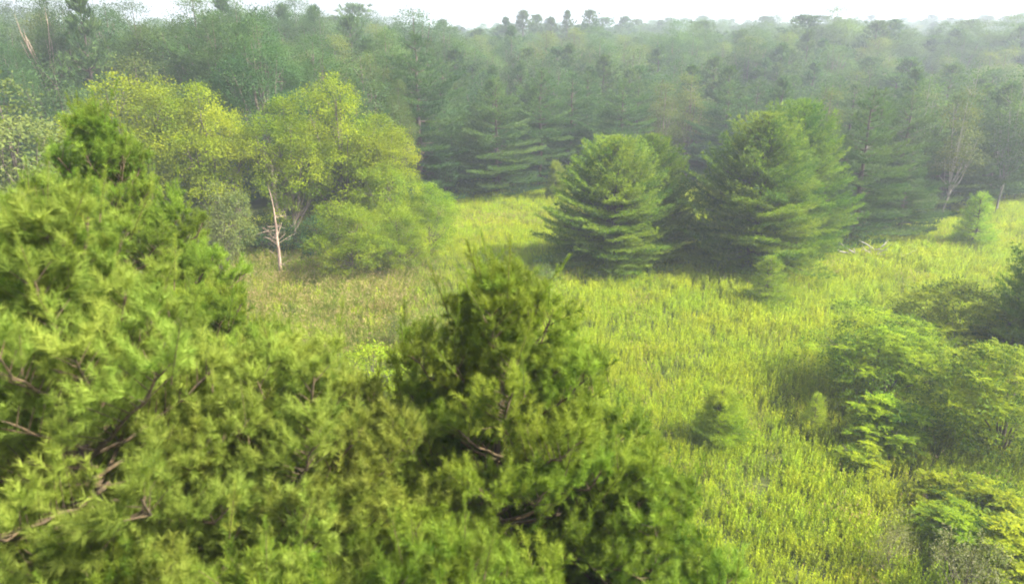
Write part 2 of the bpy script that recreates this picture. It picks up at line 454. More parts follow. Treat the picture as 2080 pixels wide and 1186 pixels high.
# ---- the yellow green trees left of the clearing
def row(*L):
    return [(np.array([a, b, c], float), np.array([r, r, r * k])) for a, b, c, r, k in L]
Y1 = make_broad("yellow_tree", 21, 12, 4.6, 2.0, 26, 'yellowleaf', clump_r=0.6, cpm=0.95, per=88, leaf=0.145, top_bias=.5, lr=(0.26, 0.4))
Y2 = make_broad("yellow_tree", 22, 12, 4.2, 1.5, 24, 'yellowleaf', clump_r=0.6, cpm=0.95, per=88, leaf=0.145, top_bias=.5, lr=(0.26, 0.4))
Y3 = make_broad("lime_bush", 23, 7, 4.0, 0.3, 24, 'limeleaf', clump_r=0.5, cpm=1.15, per=70, leaf=0.125, top_bias=.5, lr=(0.26, 0.4), r0=0.1)
add('yellow_green_tree', Y1, 262, 46, 152, "wide yellow green tree behind the tall left foreground pine", rz=0.3, r=4.5)
add('yellow_green_tree', Y1, 350, 48.5, 160, "yellow green tree behind the gap of the two left yellow crowns", rz=2.3, wide=0.8, r=4)
add('yellow_green_tree', Y2, 775, 49.5, 235, "yellow green tree whose crown bulges right toward the layered pines", rz=5.1, wide=0.85, r=3.5)
add('yellow_green_tree', Y2, 425, 47, 172, "yellow green tree right of the widest yellow one, left of the dead snag", rz=1.3, wide=0.85, r=4)
add('yellow_green_tree', Y2, 590, 47.5, 200, "yellow green tree with its crown directly above the bare dead snag", rz=3.1, wide=0.8, r=3.5)
add('yellow_green_tree', Y1, 692, 49.5, 152, "tallest yellow green tree, at the right end of the yellow row", rz=4.1, wide=0.85, r=4)
add('lime_bush_tree', Y3, 790, 47, 330, "lime green tree in front of the tallest yellow green tree", rz=1.0, wide=0.8, r=3.5)
add('lime_bush_tree', Y3, 812, 43.5, 425, "lime green bush tree in the corner where lime bushes meet the seeding grass", rz=2.6, wide=0.95, r=3)
add('lime_bush_tree', Y3, 712, 42.3, 415, "low lime green bush tree at the meadow edge right of the dead snag", rz=2.0, wide=1.05, r=3)
add('lime_bush_tree', Y3, 872, 47.0, 375, "lime green bush at the point where the meadow bends back", rz=5.0, wide=0.85, r=3)
B1 = make_broad("round_tree", 24, 9, 3.8, 1.0, 22, 'oliveleaf', cpm=1.5, per=24, leaf=0.18)
B2 = make_broad("dark_bush", 25, 5, 2.6, 0.3, 14, 'darkleaf', cpm=1.7, per=24, leaf=0.17, r0=0.08)
add('broadleaf_tree', B1, 40, 40, 165, "olive green round tree at the left edge behind the foreground pine", r=4)
add('broadleaf_tree', B1, 452, 43.0, 370, "dull green small tree in shade left of the dead snag", r=2, wide=0.8, rz=2)
add('shrub', B2, 545, 47, 430, "dark shrub in the shade behind the dead snag", 'shrub', r=2, wide=1.3)
add('shrub', B2, 640, 46.5, 440, "dark shrub in the shade between snag and lime bush", 'shrub', r=2, rz=2, wide=1.2)
add('shrub', B2, 905, 66, 300, "dark leafy shrub before the low dark pine at the back of the clearing", 'shrub', r=2, rz=1, wide=0.7)
add('shrub', B2, 1412, 58, 425, "dark shrub filling the gap between the two pine clumps", 'shrub', r=2, rz=1, wide=0.8)

# ---- birches at the right back
BI = make_broad("slender_tree", 26, 10, 2.3, 2.2, 20, 'oliveleaf', clump_r=0.45, cpm=1.6, per=28, leaf=0.15, bark='palebark', r0=0.075, cone=0.5, lr=(0.28, 0.42))
BJ = make_broad("slender_tree", 27, 10, 2.5, 1.5, 22, 'midleaf', clump_r=0.45, cpm=1.7, per=30, leaf=0.15, bark='palebark', r0=0.075, cone=0.5, lr=(0.28, 0.42))
add('birch_tree', BI, 1942, 57, 178, "slender airy tree with a pale trunk and bare lower twigs, right back of the meadow", r=2.5, wide=0.95)
add('birch_tree', BJ, 1866, 62, 150, "slender tree with lit yellowish top left of the pale trunked one", r=2.5, rz=1)
add('birch_tree', BJ, 1962, 66, 122, "taller slender tree directly behind the pale trunked one", r=2.5, rz=2)
add('birch_tree', BJ, 2056, 60, 132, "slender green tree at the right edge behind the lone young pine", r=2.5, rz=3)
add('birch_tree', BI, 2125, 58, 170, "slender tree half cut by the right picture edge at the meadow's back", r=2.5, rz=4)

# ---- tall back row on the left
DM = [make_broad("forest_tree", 30 + i, 16, 4.6 + 0.4 * (i % 3 - 1), 4.0, 24, ('darkleaf', 'midleaf', 'darkleaf', 'oliveleaf')[i], clump_r=0.8, cpm=0.62, per=125, leaf=0.145, top_bias=.5, lr=(0.24, 0.4)) for i in range(4)]
DS = [make_broad("small_forest_tree", 40 + i, 11, 3.0, 1.5, 18, ('midleaf', 'darkleaf', 'oliveleaf')[i], clump_r=0.75, cpm=0.7, per=105, leaf=0.145, top_bias=.5, lr=(0.28, 0.42), cone=0.25) for i in range(3)]
tall = [
 (20, 66, 30, 0, "tall dark tree at the far left corner against the sky", .75), (135, 66, -5, 2, "tall tree with bare pale limbs showing in its top, against the left sky", .62),
 (195, 76, 70, 0, "smaller dark tree filling the dip right of the bare limbed tree", .6), (300, 68, 5, 1, "tall narrow headed tree left of the biggest green one", .75),
 (418, 70, -8, 1, "biggest mid green tree on the left skyline", 1.1), (500, 74, 5, 0, "dark tree leaning out right of the biggest skyline tree", .7),
 (600, 72, 92, 1, "round tree above the yellow row, below the two dark skyline pines", .85), (690, 74, 75, 3, "broad olive tree above the tallest yellow green tree", 1.0),
 (80, 58, 145, 0, "dark tree below the bare limbed one", .75), (230, 60, 190, 0, "dark tree in shade behind the widest yellow green tree", .7),
 (480, 58, 160, 3, "greyish green tree wedged between the two yellow green masses", .7), (355, 62, 130, 0, "dark tree just over the yellow green row's middle", .8),
 (845, 100, 24, 0, "wide dome crowned dark tree on the skyline left of centre", 1.7), (800, 92, 60, 1, "tree under the left flank of the skyline dome tree", 0.9), (905, 98, 45, 1, "tree under the right flank of the skyline dome tree", .9),
 (815, 62, 165, 3, "brownish green narrow tree right of the tallest yellow green tree", .55), (760, 66, 110, 3, "pale olive tree behind the tallest yellow green tree", .6),
]
for i, (px, Y, top, k, lab, w) in enumerate(tall):
    et = add('broadleaf_tree', DM[k], px, Y, top, lab, rz=i * 1.7, wide=w, r=3.5 * w + .8)
    if i == 1:
        g = Geo(); r6 = np.random.default_rng(12); c6, s6 = math.cos(-i * 1.7), math.sin(-i * 1.7)
        for k6 in range(9):
            b = np.array([r6.uniform(-.5, .9), -3.1, 9.0 + r6.uniform(-1, 1)]); d6 = np.array([r6.uniform(-.45, .45), -.15, 1.0]); L6 = r6.uniform(3, 5.6)
            pp = [b, b + d6 * L6 * .4 + np.array([.12, 0, 0]), b + d6 * L6 * .75, b + d6 * L6 + np.array([r6.uniform(-.4, .4), 0, 0])]
            pp = [np.array([q[0] * c6 - q[1] * s6, q[0] * s6 + q[1] * c6, q[2]]) for q in pp]
            add_tube(g, pp, [.085, .06, .04, .015], 5)
        link(bpy.data.objects.new('dead_limbs', g.mesh("dead_limbs", [M['deadwood']])), et)
for px, Y, top, lab in ((588, 100, 18, "left one of two dark pines poking above the left skyline"), (650, 98, 20, "right and rounder one of two dark pines above the left skyline"),
                        (1195, 171, 24, "dark pine standing highest right of centre on the skyline"), (1150, 176, 27, "jagged dark pine left of the highest skyline pine"),
                        (1062, 176, 27, "dark pine at the middle of the skyline pine row"), (1090, 181, 33, "pine in the skyline row just right of its middle"),
                        (1028, 176, 40, "leftmost pine of the skyline pine row"), (1118, 176, 40, "pine closing the right of the skyline pine row"), (470, 90, 0, "dark pine top above the biggest left tree's right shoulder")):
    add('pine_tree', PE if Y % 2 else PF, px, Y, top, lab, rz=px, wide=0.8 + (px * 7 % 5) * .12, r=2.5)

# ---- forest filling everything behind
edge_px = [-900, 0, 480, 700, 830, 930, 1130, 1425, 1500, 1700, 1850, 1930, 2080, 2900]
edge_d = [60, 56, 54, 56, 58, 71, 73, 70, 66, 60, 58, 60, 64, 66]
rr = random.Random(5)
cells = {}
def free(x, y, r):
    for a, b, c in taken:
        if (a - x) ** 2 + (b - y) ** 2 < (0.55 * (c + r)) ** 2: return False
    return True
zones = {
 'Lp': ("dark pine standing among the tall broadleaf trees of the left wood", "pines in the left wood"),
 'Lb': ("dark broadleaf tree in the tall left wood behind the yellow green trees", "broadleaf trees of the left wood"),
 'Cp': ("bluish pine in the middle of the wood behind the clearing", "pines of the wood behind the clearing"),
 'Cb': ("pale green broadleaf tree in the wood behind the clearing", "broadleaf trees of the wood behind the clearing"),
 'Rp': ("hazy pine in the low wood right of centre", "pines of the hazy right wood"),
 'Rb': ("hazy broadleaf tree in the low wood right of centre", "broadleaf trees of the hazy right wood"),
}
cand = []
for k in range(26000):
    a = rr.uniform(-0.74, 0.74); r = math.sqrt(rr.uniform(54 ** 2, 520 ** 2))
    x, y = r * math.sin(a), r * math.cos(a)
    px = px_of(x, y, 5)
    if y < np.interp(px, edge_px, edge_d): continue
    cand.append((y, x, px))
cand.sort()
n_ind = 0; far = []; inds = []
cnt = {}
grid = {}
for y, x, px in cand:
    sp = 4.1 if y < 110 else (5.2 if y < 200 else 6.5)
    gx, gy = int(x // 7), int(y // 7)
    if any((a - x) ** 2 + (b - y) ** 2 < sp * sp for i in (-1, 0, 1) for j in (-1, 0, 1) for a, b in grid.get((gx + i, gy + j), ())): continue
    if not free(x, y, 2.0): continue
    grid.setdefault((gx, gy), []).append((x, y))
    left = 1 - sstep(700, 980, px)
    hgt = 10.3 + 4.0 * left * (1 if y > 56 else .7) + rr.gauss(0, 0.9 + 0.9 * left)
    hgt += 3.6 * sstep(72, 125, y) * (1 - .8 * left) * (1 - .45 * sstep(1450, 1900, px))
    conif = rr.random() < (0.12 if px < 850 else (0.72 if y < 100 else 0.35))
    if y > 115: hgt += rr.gauss(0, 1.0) + 4.0 * mnoise.noise(Vector((x * .018, y * .018, 7)))
    if y < 150 and n_ind < 275 and -150 < px < 2230:
        n_ind += 1
        zc = 'L' if px < 850 else ('C' if px < 1500 else 'R')
        lab, grp = zones[zc + ('p' if conif else 'b')]
        if conif: pr_ = (PE, PF)[rr.randrange(2)] if y > 82 else (PD, PC, PF)[rr.randrange(3)]
        elif hgt > 13.5: pr_ = DM[rr.randrange(4)]
        else: pr_ = DS[rr.randrange(3)]
        s = hgt / pr_['h']
        ev = plant('pine_tree' if conif else 'broadleaf_tree', pr_, x, y, lab, 'tree', grp, s=s * rr.uniform(0.95, 1.25) * (0.85 if left > .5 else 1), sz=s, rz=rr.uniform(0, 6.28))
        inds.append((px, y, y - np.interp(px, edge_px, edge_d), conif, hgt, ev))
    else:
        far.append((x, y, hgt, conif, rr.uniform(0, 6.28)))
marks = [(0, "the left edge"), (135, "the bare limbed tree"), (300, "the narrow headed skyline tree"), (420, "the biggest skyline tree"), (565, "the dead snag"), (700, "the tallest yellow green tree"),
         (850, "the skyline dome tree"), (1008, "the layered pine"), (1150, "the skyline pine row"), (1280, "the left meadow pine clump"), (1412, "the meadow pine gap"), (1550, "the bushy light green pine"),
         (1752, "the dark round topped pine"), (1866, "the yellowish slender tree"), (1942, "the pale trunked slender tree"), (2080, "the right picture edge")]
bins = {}
for px, y, dd, con, hgt, ev in inds:
    mk = min(marks, key=lambda q: abs(q[0] - px))[1]
    rw = "front row" if dd < 8 else ("second row" if dd < 18 else ("middle rows" if dd < 34 else "far rows"))
    bins.setdefault((mk, rw, con), []).append((px, ev))
ordn = ["first", "second", "third", "fourth", "fifth", "sixth", "seventh", "eighth", "ninth", "tenth", "eleventh", "twelfth", "thirteenth", "fourteenth"]
for (mk, rw, con), L_ in bins.items():
    L_.sort(key=lambda q: q[0])
    base = "%s in the wood's %s by %s" % ("pine" if con else "leafy tree", rw, mk)
    for i, (_, ev) in enumerate(L_):
        ev['label'] = base if len(L_) == 1 else base + (", %s from left" % ordn[min(i, 13)])
print("individual trees", n_ind, "far", len(far))

# ------------------------------------------------------------------ instanced stuff
def stuff(name, pts, rots, scls, idx, meshes, label):
    col = bpy.data.collections.new(name + "_kinds")
    for i, me in enumerate(meshes):
        o = bpy.data.objects.new("%s_plant_%02d" % (name, i), me); col.objects.link(o)
    me = bpy.data.meshes.new(name); me.from_pydata([tuple(p) for p in pts], [], [])
    a = me.attributes.new("rot", 'FLOAT_VECTOR', 'POINT'); a.data.foreach_set("vector", np.asarray(rots, dtype=np.float32).ravel())
    a = me.attributes.new("scl", 'FLOAT_VECTOR', 'POINT'); a.data.foreach_set("vector", np.asarray(scls, dtype=np.float32).ravel())
    a = me.attributes.new("idx", 'INT', 'POINT'); a.data.foreach_set("value", np.asarray(idx, dtype=np.int32))
    o = link(bpy.data.objects.new(name, me))
    ng = bpy.data.node_groups.new(name, 'GeometryNodeTree')
    ng.interface.new_socket("Geometry", in_out='INPUT', socket_type='NodeSocketGeometry')
    ng.interface.new_socket("Geometry", in_out='OUTPUT', socket_type='NodeSocketGeometry')
    N = ng.nodes.new; gi = N("NodeGroupInput"); go = N("NodeGroupOutput")
    ip = N("GeometryNodeInstanceOnPoints"); ci = N("GeometryNodeCollectionInfo")
    ci.inputs['Collection'].default_value = col; ci.inputs['Separate Children'].default_value = True; ci.inputs['Reset Children'].default_value = True
    def attr(nm, ty):
        q = N("GeometryNodeInputNamedAttribute"); q.data_type = ty; q.inputs['Name'].default_value = nm
        return [s for s in q.outputs if s.enabled and s.name == 'Attribute'][0]
    L = ng.links.new
    L(gi.outputs[0], ip.inputs['Points']); L(ci.outputs[0], ip.inputs['Instance']); ip.inputs['Pick Instance'].default_value = True
    L(attr("idx", 'INT'), ip.inputs['Instance Index']); L(attr("rot", 'FLOAT_VECTOR'), ip.inputs['Rotation']); L(attr("scl", 'FLOAT_VECTOR'), ip.inputs['Scale'])
    L(ip.outputs[0], go.inputs[0])
    md = o.modifiers.new("plants", 'NODES'); md.node_group = ng
    tag(o, label, kind='stuff')
    return o

fm = [PE['crown'], PF['crown'], DS[0]['crown'], DS[1]['crown'], DS[2]['crown'], DM[0]['crown'], DM[1]['crown']]
fh = [10.5, 10.5, 11, 11, 11, 16, 16]
P, Rr, S, I = [], [], [], []
for x, y, h, c, a in far:
    i = rr.randrange(2) if c else (2 + rr.randrange(3) if h < 13.5 else 5 + rr.randrange(2))
    s = h / fh[i]; w = s * rr.uniform(1.05, 1.35) * (1.25 if c else 1)
    P.append((x, y, ground_z(x, y) - 0.2)); Rr.append((0, 0, a)); S.append((w, w, s)); I.append(i)
stuff("distant_forest", P, Rr, S, I, fm, "distant hazy forest reaching to the skyline")

# ---- meadow plants
def clump_golden(seed, hh=0.95, stems=9, spread=0.22, mat='golden', wd=0.026, ll=0.115, nl=14):
    rng = np.random.default_rng(seed); g = Geo()
    P, D, Nn, L, T = [], [], [], [], []
    for s in range(stems):
        b = np.array([rng.normal() * spread, rng.normal() * spread, 0]); h = hh * rng.uniform(0.7, 1.12)
        lean = rng.normal(size=2) * 0.08
        tip = b + np.array([lean[0], lean[1], h])
        add_tube(g, [b, tip], [0.008, 0.004], 3, 0, 0.2)
        st = rng.normal() * 0.12
        for k in range(nl):
            f = 0.25 + 0.75 * (k + rng.uniform(0, 1)) / nl; a = rng.uniform(0, 6.28)
            l = ll * (1.25 - 0.75 * f) * rng.uniform(0.8, 1.3)
            P.append(b * (1 - f) + tip * f); D.append((math.cos(a), math.sin(a), 0.25 + 1.0 * f)); Nn.append((-math.cos(a) * .6, -math.sin(a) * .6, 1)); L.append(l)
            T.append(0.12 + 0.6 * f + st + rng.normal() * 0.1)
    add_leaves(g, np.array(P), np.array(D, float), np.array(Nn, float), np.array(L), wd, 0, np.clip(T, 0, 1))
    return g.mesh("goldenrod_clump", [M[mat]])

def clump_grass(seed, hh=0.75, n=46, spread=0.22, mats=('herb', 'tan'), tan=0.5):
    rng = np.random.default_rng(seed); g = Geo()
    b = np.stack([rng.normal(size=n) * spread, rng.normal(size=n) * spread, np.zeros(n)], 1)
    a = rng.uniform(0, 6.28, n); le = rng.uniform(0.05, 0.5, n)
    h = hh * rng.uniform(0.6, 1.15, n)
    D = np.stack([np.cos(a) * le, np.sin(a) * le, np.ones(n)], 1)
    add_needles(g, b, D, h, 0.012, 0, np.clip(rng.normal(size=n) * .2 + .5, 0, 1), rng)
    k = rng.random(n) < tan
    tp = b + norm(D) * h[:, None]
    m = k.sum()
    for _ in range(3):
        if m: add_leaves(g, tp[k] - np.array([0, 0, 0.05]), D[k] + rng.normal(size=(m, 3)) * 0.35, rng.normal(size=(m, 3)), 0.11, 0.018, 1, np.clip(rng.normal(size=m) * .25 + .5, 0, 1))
    return g.mesh("grass_clump", [M[q] for q in mats])

def poly_ok(x, y, a, b): return True
rng = np.random.default_rng(99)
def field(dens, zone):
    pts = []
    for (y0, y1, k) in ((11, 20, 1.0), (20, 30, 1.0), (30, 42, 0.85), (42, 56, 0.65), (56, 76, 0.5)):
        w = 0.86 * y1 + 6
        m = int(2 * w * (y1 - y0) * dens * k)
        xs = rng.uniform(-w, w, m); ys = rng.uniform(y0, y1, m)
        for x, y in zip(xs, ys):
            px = px_of(x, y)
            if px < 380 or px > 2250: continue
            if y > np.interp(px, edge_px, edge_d) + 2.5: continue
            p = zone(x, y, px, mnoise.noise(Vector((x * 0.13, y * 0.13, 0))), mnoise.noise(Vector((x * 0.45, y * 0.45, 9))))
            if rng.random() < p: pts.append((x, y, k))
    return pts
def tanzone(px, y):      # the band of seeding grass in front of the lime bushes
    return (1 - sstep(800, 960, px)) * sstep(28, 34, y) * (1 - .3 * sstep(42, 50, y))
def leftgreen(px, y):
    return 1 - sstep(900, 1100, px + (y - 30) * 3)
def z_gold(x, y, px, n, m):
    v = (1 - 0.92 * leftgreen(px, y)) if y < 46 else 1.0
    if m < -0.33: v *= 0.45
    return v
def z_herb(x, y, px, n, m):
    return 1.0 * leftgreen(px, y) * (y < 46) + 0.14 + (0.35 if m < -0.25 else 0)
def z_tan(x, y, px, n, m):
    band = math.exp(-((y - 57 - (px - 1000) * .012) / 2.5) ** 2) * .5 * (px < 1200)
    return 0.62 * tanzone(px, y) + band + 0.012 + (0.05 if n > 0.2 else 0)
def emit(name, dens, zone, meshes, label, smin, smax):
    pts = field(dens, zone); P, Rt, S, I = [], [], [], []
    for x, y, k in pts:
        n_ = mnoise.noise(Vector((x * 0.2, y * 0.2, 5)))
        s = rng.uniform(smin, smax) * (1 + 0.22 * n_); w = s * (1.0 + (1 - k) * 0.9)
        P.append((x, y, ground_z(x, y) - 0.03)); Rt.append((rng.normal() * .05, rng.normal() * .05, rng.uniform(0, 6.28))); S.append((w, w, s)); I.append(rng.integers(len(meshes)))
    print(name, len(P))
    return stuff(name, P, Rt, S, I, meshes, label)
emit("goldenrod_meadow", 11.0, z_gold, [clump_golden(60 + i, hh=0.56 + .05 * i) for i in range(5)], "dense yellow green goldenrod stems filling the meadow", 0.8, 1.15)
emit("green_herbs", 5.0, z_herb, [clump_golden(70 + i, hh=0.65, mat='herb', wd=0.038, ll=0.14, stems=8, nl=12) for i in range(3)] + [clump_grass(75, tan=0.1)], "mixed green weeds between the goldenrod and the left pines", 0.7, 1.15)
emit("seeding_grass", 9.0, z_tan, [clump_grass(80 + i, tan=0.4, hh=0.7) for i in range(3)], "pinkish tan seeding grass in front of the lime green bushes", 0.8, 1.2)

# ------------------------------------------------------------------ shrubs with compound leaves at the right
def make_frond_shrub(name, seed, h, R, fronds, mat='sumac', leaflet=0.11, fl=0.42, stems=7, pairs=6, hb=0.5):
    rng = np.random.default_rng(seed); g = Geo(); tr = Geo()
    lobes = broad_lobes(rng, h * 0.93, R, hb * 0.6, int(10 + 3 * h), (0.26, 0.4))
    P, D, Nn, L, T = [], [], [], [], []
    ends = []
    for c, r in lobes:
        for k in range(max(2, int(fronds / len(lobes) / 6))):
            d = norm(rng.normal(size=3) + np.array([0, 0, .5])); ends.append(c + d * r * rng.uniform(.85, 1.0))
    for s in range(stems):
        a = rng.uniform(0, 6.28); rr_ = R * math.sqrt(rng.uniform(0.02, 0.75)); e = np.array([math.cos(a) * rr_, math.sin(a) * rr_, h * rng.uniform(0.6, 0.9) * (1 - 0.35 * (rr_ / R) ** 2)])
        m1 = e * np.array([0.25, 0.25, 0.45])
        add_tube(tr, [np.array([e[0] * .05, e[1] * .05, -0.2]), m1, e * np.array([.7, .7, .8]), e], [0.02 + h * .008, 0.018 + h * .004, 0.015, 0.008], 5)
        for k in range(3):
            f = rng.uniform(0.35, 1.0); c = m1 * (1 - f) + e * f
            tip = c + norm(rng.normal(size=3) * np.array([1, 1, 0.45]) + np.array([0, 0, 0.25])) * R * 0.42 * rng.uniform(0.4, 1.1)
            tip[2] = min(max(tip[2], hb), h)
            add_tube(tr, [c, tip], [0.009, 0.004], 3)
            ends.append(tip)
    for tip in ends:
        bt = rng.normal() * 0.13
        for q in range(7):
            a = rng.uniform(0, 6.28); d = np.array([math.cos(a), math.sin(a), rng.uniform(0.1, 0.9)]); d /= np.linalg.norm(d)
            flx = fl * rng.uniform(0.7, 1.2); sdv = np.array([-math.sin(a), math.cos(a), 0])
            for k in range(pairs):
                s = (k + 0.8) / pairs
                p = tip + d * flx * s + np.array([0, 0, -0.32 * flx * s * s])
                for sg in (-1, 1):
                    P.append(p); D.append(d * 0.5 + sdv * sg + np.array([0, 0, -0.15])); Nn.append(np.array([0, 0, 1.0]) + rng.normal(size=3) * .25); L.append(leaflet * (1.1 - .5 * abs(s - .45))); T.append(0.45 + bt + rng.normal() * .15)
            P.append(tip + d * flx + np.array([0, 0, -0.32 * flx])); D.append(d - np.array([0, 0, .5])); Nn.append(np.array([0, 0, 1.0])); L.append(leaflet); T.append(.6)
    L = np.array(L)
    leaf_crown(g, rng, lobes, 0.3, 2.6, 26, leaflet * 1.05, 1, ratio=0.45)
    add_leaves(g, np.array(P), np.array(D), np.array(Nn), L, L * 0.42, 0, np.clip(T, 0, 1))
    return dict(crown=g.mesh(name + "_crown", [M[mat], M['shadesumac']]), trunk=tr.mesh(name + "_stems", [M['bark']]), h=h)

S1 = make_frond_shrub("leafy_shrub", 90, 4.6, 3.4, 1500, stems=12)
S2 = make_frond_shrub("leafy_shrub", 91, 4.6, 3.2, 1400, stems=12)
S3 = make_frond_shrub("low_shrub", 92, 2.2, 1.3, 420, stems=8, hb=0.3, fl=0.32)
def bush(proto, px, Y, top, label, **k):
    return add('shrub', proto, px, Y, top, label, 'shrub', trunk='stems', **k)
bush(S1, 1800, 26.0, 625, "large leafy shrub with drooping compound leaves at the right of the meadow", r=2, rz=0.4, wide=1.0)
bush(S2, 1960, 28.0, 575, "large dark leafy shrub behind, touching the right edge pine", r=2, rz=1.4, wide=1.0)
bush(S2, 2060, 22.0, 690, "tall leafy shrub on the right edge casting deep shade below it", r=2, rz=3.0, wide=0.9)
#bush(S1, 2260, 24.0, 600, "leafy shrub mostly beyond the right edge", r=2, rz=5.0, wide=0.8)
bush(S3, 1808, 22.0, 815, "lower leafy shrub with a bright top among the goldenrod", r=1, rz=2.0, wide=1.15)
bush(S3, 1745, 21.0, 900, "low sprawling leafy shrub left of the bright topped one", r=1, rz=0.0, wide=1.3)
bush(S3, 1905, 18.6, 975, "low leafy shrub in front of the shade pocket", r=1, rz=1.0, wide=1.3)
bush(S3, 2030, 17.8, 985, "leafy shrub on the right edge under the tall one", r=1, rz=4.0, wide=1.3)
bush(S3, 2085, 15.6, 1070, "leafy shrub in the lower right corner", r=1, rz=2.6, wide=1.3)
OL = make_broad("silvery_bush", 93, 2.0, 1.3, 0.1, 16, 'paleleaf', clump_r=0.2, cpm=6, per=22, leaf=0.06, r0=0.03, lr=(0.28, 0.42))
OG = make_broad("green_bush", 94, 2.0, 1.3, 0.1, 16, 'limeleaf', clump_r=0.2, cpm=6, per=22, leaf=0.07, r0=0.03, lr=(0.28, 0.42))
OH = make_broad("grey_green_bush", 95, 2.0, 1.3, 0.1, 16, 'oliveleaf', clump_r=0.22, cpm=5, per=22, leaf=0.07, r0=0.03, lr=(0.28, 0.42))
bush(OL, 1965, 14.8, 1080, "silvery leaved bush at the bottom right of the picture", r=1, wide=0.62)
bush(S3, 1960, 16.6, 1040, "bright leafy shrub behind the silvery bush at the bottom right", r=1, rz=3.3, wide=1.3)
bush(OL, 1815, 15.8, 1040, "small pale leaved bush left of the silvery one at the bottom right", r=1, wide=0.45, rz=2)
bush(OG, 930, 45, 508, "small round bush where the seeding grass meets the clearing", r=1, wide=1.1)
bush(OG, 905, 41, 560, "small yellowish bush behind the top of the central foreground pine", r=1, wide=1.1, rz=1)
bush(OH, 812, 31.5, 640, "grey green bush left of the central foreground pine", r=1, wide=0.9, rz=2)
bush(OH, 1110, 40, 540, "grey green bush just right of the central foreground pine's tip", r=1, wide=1.1, rz=4)
bush(OG, 760, 26, 700, "green bush behind the pale twigs left of the central pine", r=1, wide=1.1, rz=4)

# ------------------------------------------------------------------ dead snag
def bare_tree(name, seed, h, r0, n, spread, zmin=0.15):
    rng = np.random.default_rng(seed)
    tr = Geo(); br = Geo()
    pts = [np.array([0, 0, -0.2])] + [np.array([rng.normal() * 0.015 * h / 6, rng.normal() * 0.015, h * k / 7]) for k in range(1, 8)]
    add_tube(tr, pts, [r0 * (1.15 - 0.75 * k / 7) for k in range(8)], 8)
    for i in range(n):
        z = h * rng.uniform(zmin, 0.98); a = rng.uniform(0, 6.28); L = spread * rng.uniform(0.4, 1.0); el = rng.uniform(-0.2, 0.7)
        c = np.array([0, 0, z]); d = np.array([math.cos(a), math.sin(a), el]); e1 = c + d * L * 0.5; e2 = c + d * L + np.array([0, 0, rng.uniform(-.1, .3)]) * L
        add_tube(br, [c, e1, e2], [0.018, 0.012, 0.004], 4)
        for k in range(4):
            s = e1 + (e2 - e1) * rng.uniform(-0.3, 0.9)
            add_tube(br, [s, s + norm(d + rng.normal(size=3) * 0.8) * L * 0.35], [0.008, 0.003], 3)
    return tr.mesh(name + "_trunk", [M['deadwood']]), br.mesh(name + "_branches", [M['deadwood']])
tm_, bm_ = bare_tree("snag", 5, 4.4, 0.11, 26, 1.15)
e = bpy.data.objects.new("dead_tree", None); link(e); x = x_at(565, 42.6, 2); e.location = (x, 42.6, ground_z(x, 42.6))
tag(e, "bleached dead tree trunk with bare twigs at the meadow edge", "dead tree")
link(bpy.data.objects.new("trunk", tm_), e); link(bpy.data.objects.new("branches", bm_), e)
g = Geo(); add_tube(g, [(0, 0, 4.2), (-.04, 0, 4.8), (-.16, .1, 5.4), (-.2, 0, 5.9)], [.035, .028, .02, .006], 5); add_tube(g, [(-.1, 0, 4.9), (.15, 0, 5.4)], [.015, .005], 4)
link(bpy.data.objects.new("broken_top", g.mesh("broken_top", [M['deadwood']])), e)
# bare limbs in the left skyline tree and on the pale trunked tree
for px, Y, py0, hh, seed, lab in ((128, 63.0, 110, 4.6, 8, "bare forked dead limbs standing in the top of the left skyline tree"),):
    pass
# fallen logs under the dark round topped pine
g = Geo(); r5 = np.random.default_rng(3)
for i in range(26):
    a = np.array([r5.uniform(-2.2, 2.2), r5.uniform(-.6, .6), r5.uniform(.1, .5)]); d = np.array([r5.uniform(-1, 1), r5.uniform(-.4, .4), r5.uniform(-.1, .5)])
    add_tube(g, [a, a + d, a + d * 1.6 + np.array([0, 0, r5.uniform(-.1, .25)])], [.045, .03, .01], 4)
o = link(bpy.data.objects.new("brush_pile", g.mesh("brush_pile", [M['palebark']])))
x = x_at(1760, 46.2, .5); o.location = (x, 46.2, ground_z(x, 46.2)); tag(o, "pile of pale dead branches at the foot of the dark round topped pine", "brush pile")

# ------------------------------------------------------------------ foreground white pines, branch by branch
def needle_shoots(g, rng, S0, D0, Ls, nper, nl, tint, nw=0.0055):
    """bottle-brush shoots: needles along and round each shoot, swept forward"""
    n = len(S0)
    idx = np.repeat(np.arange(n), nper)
    f = rng.uniform(0.1, 1.0, len(idx))[:, None] ** 0.7
    P = S0[idx] + D0[idx] * Ls[idx][:, None] * f
    side = norm(np.cross(D0[idx], rng.normal(size=(len(idx), 3))))
    D = D0[idx] * rng.uniform(0.6, 1.5, (len(idx), 1)) + side
    add_needles(g, P, D, nl * rng.uniform(0.75, 1.15, len(idx)), nw, 1, np.clip(tint[idx] + rng.normal(size=len(idx)) * .14, 0, 1), rng)

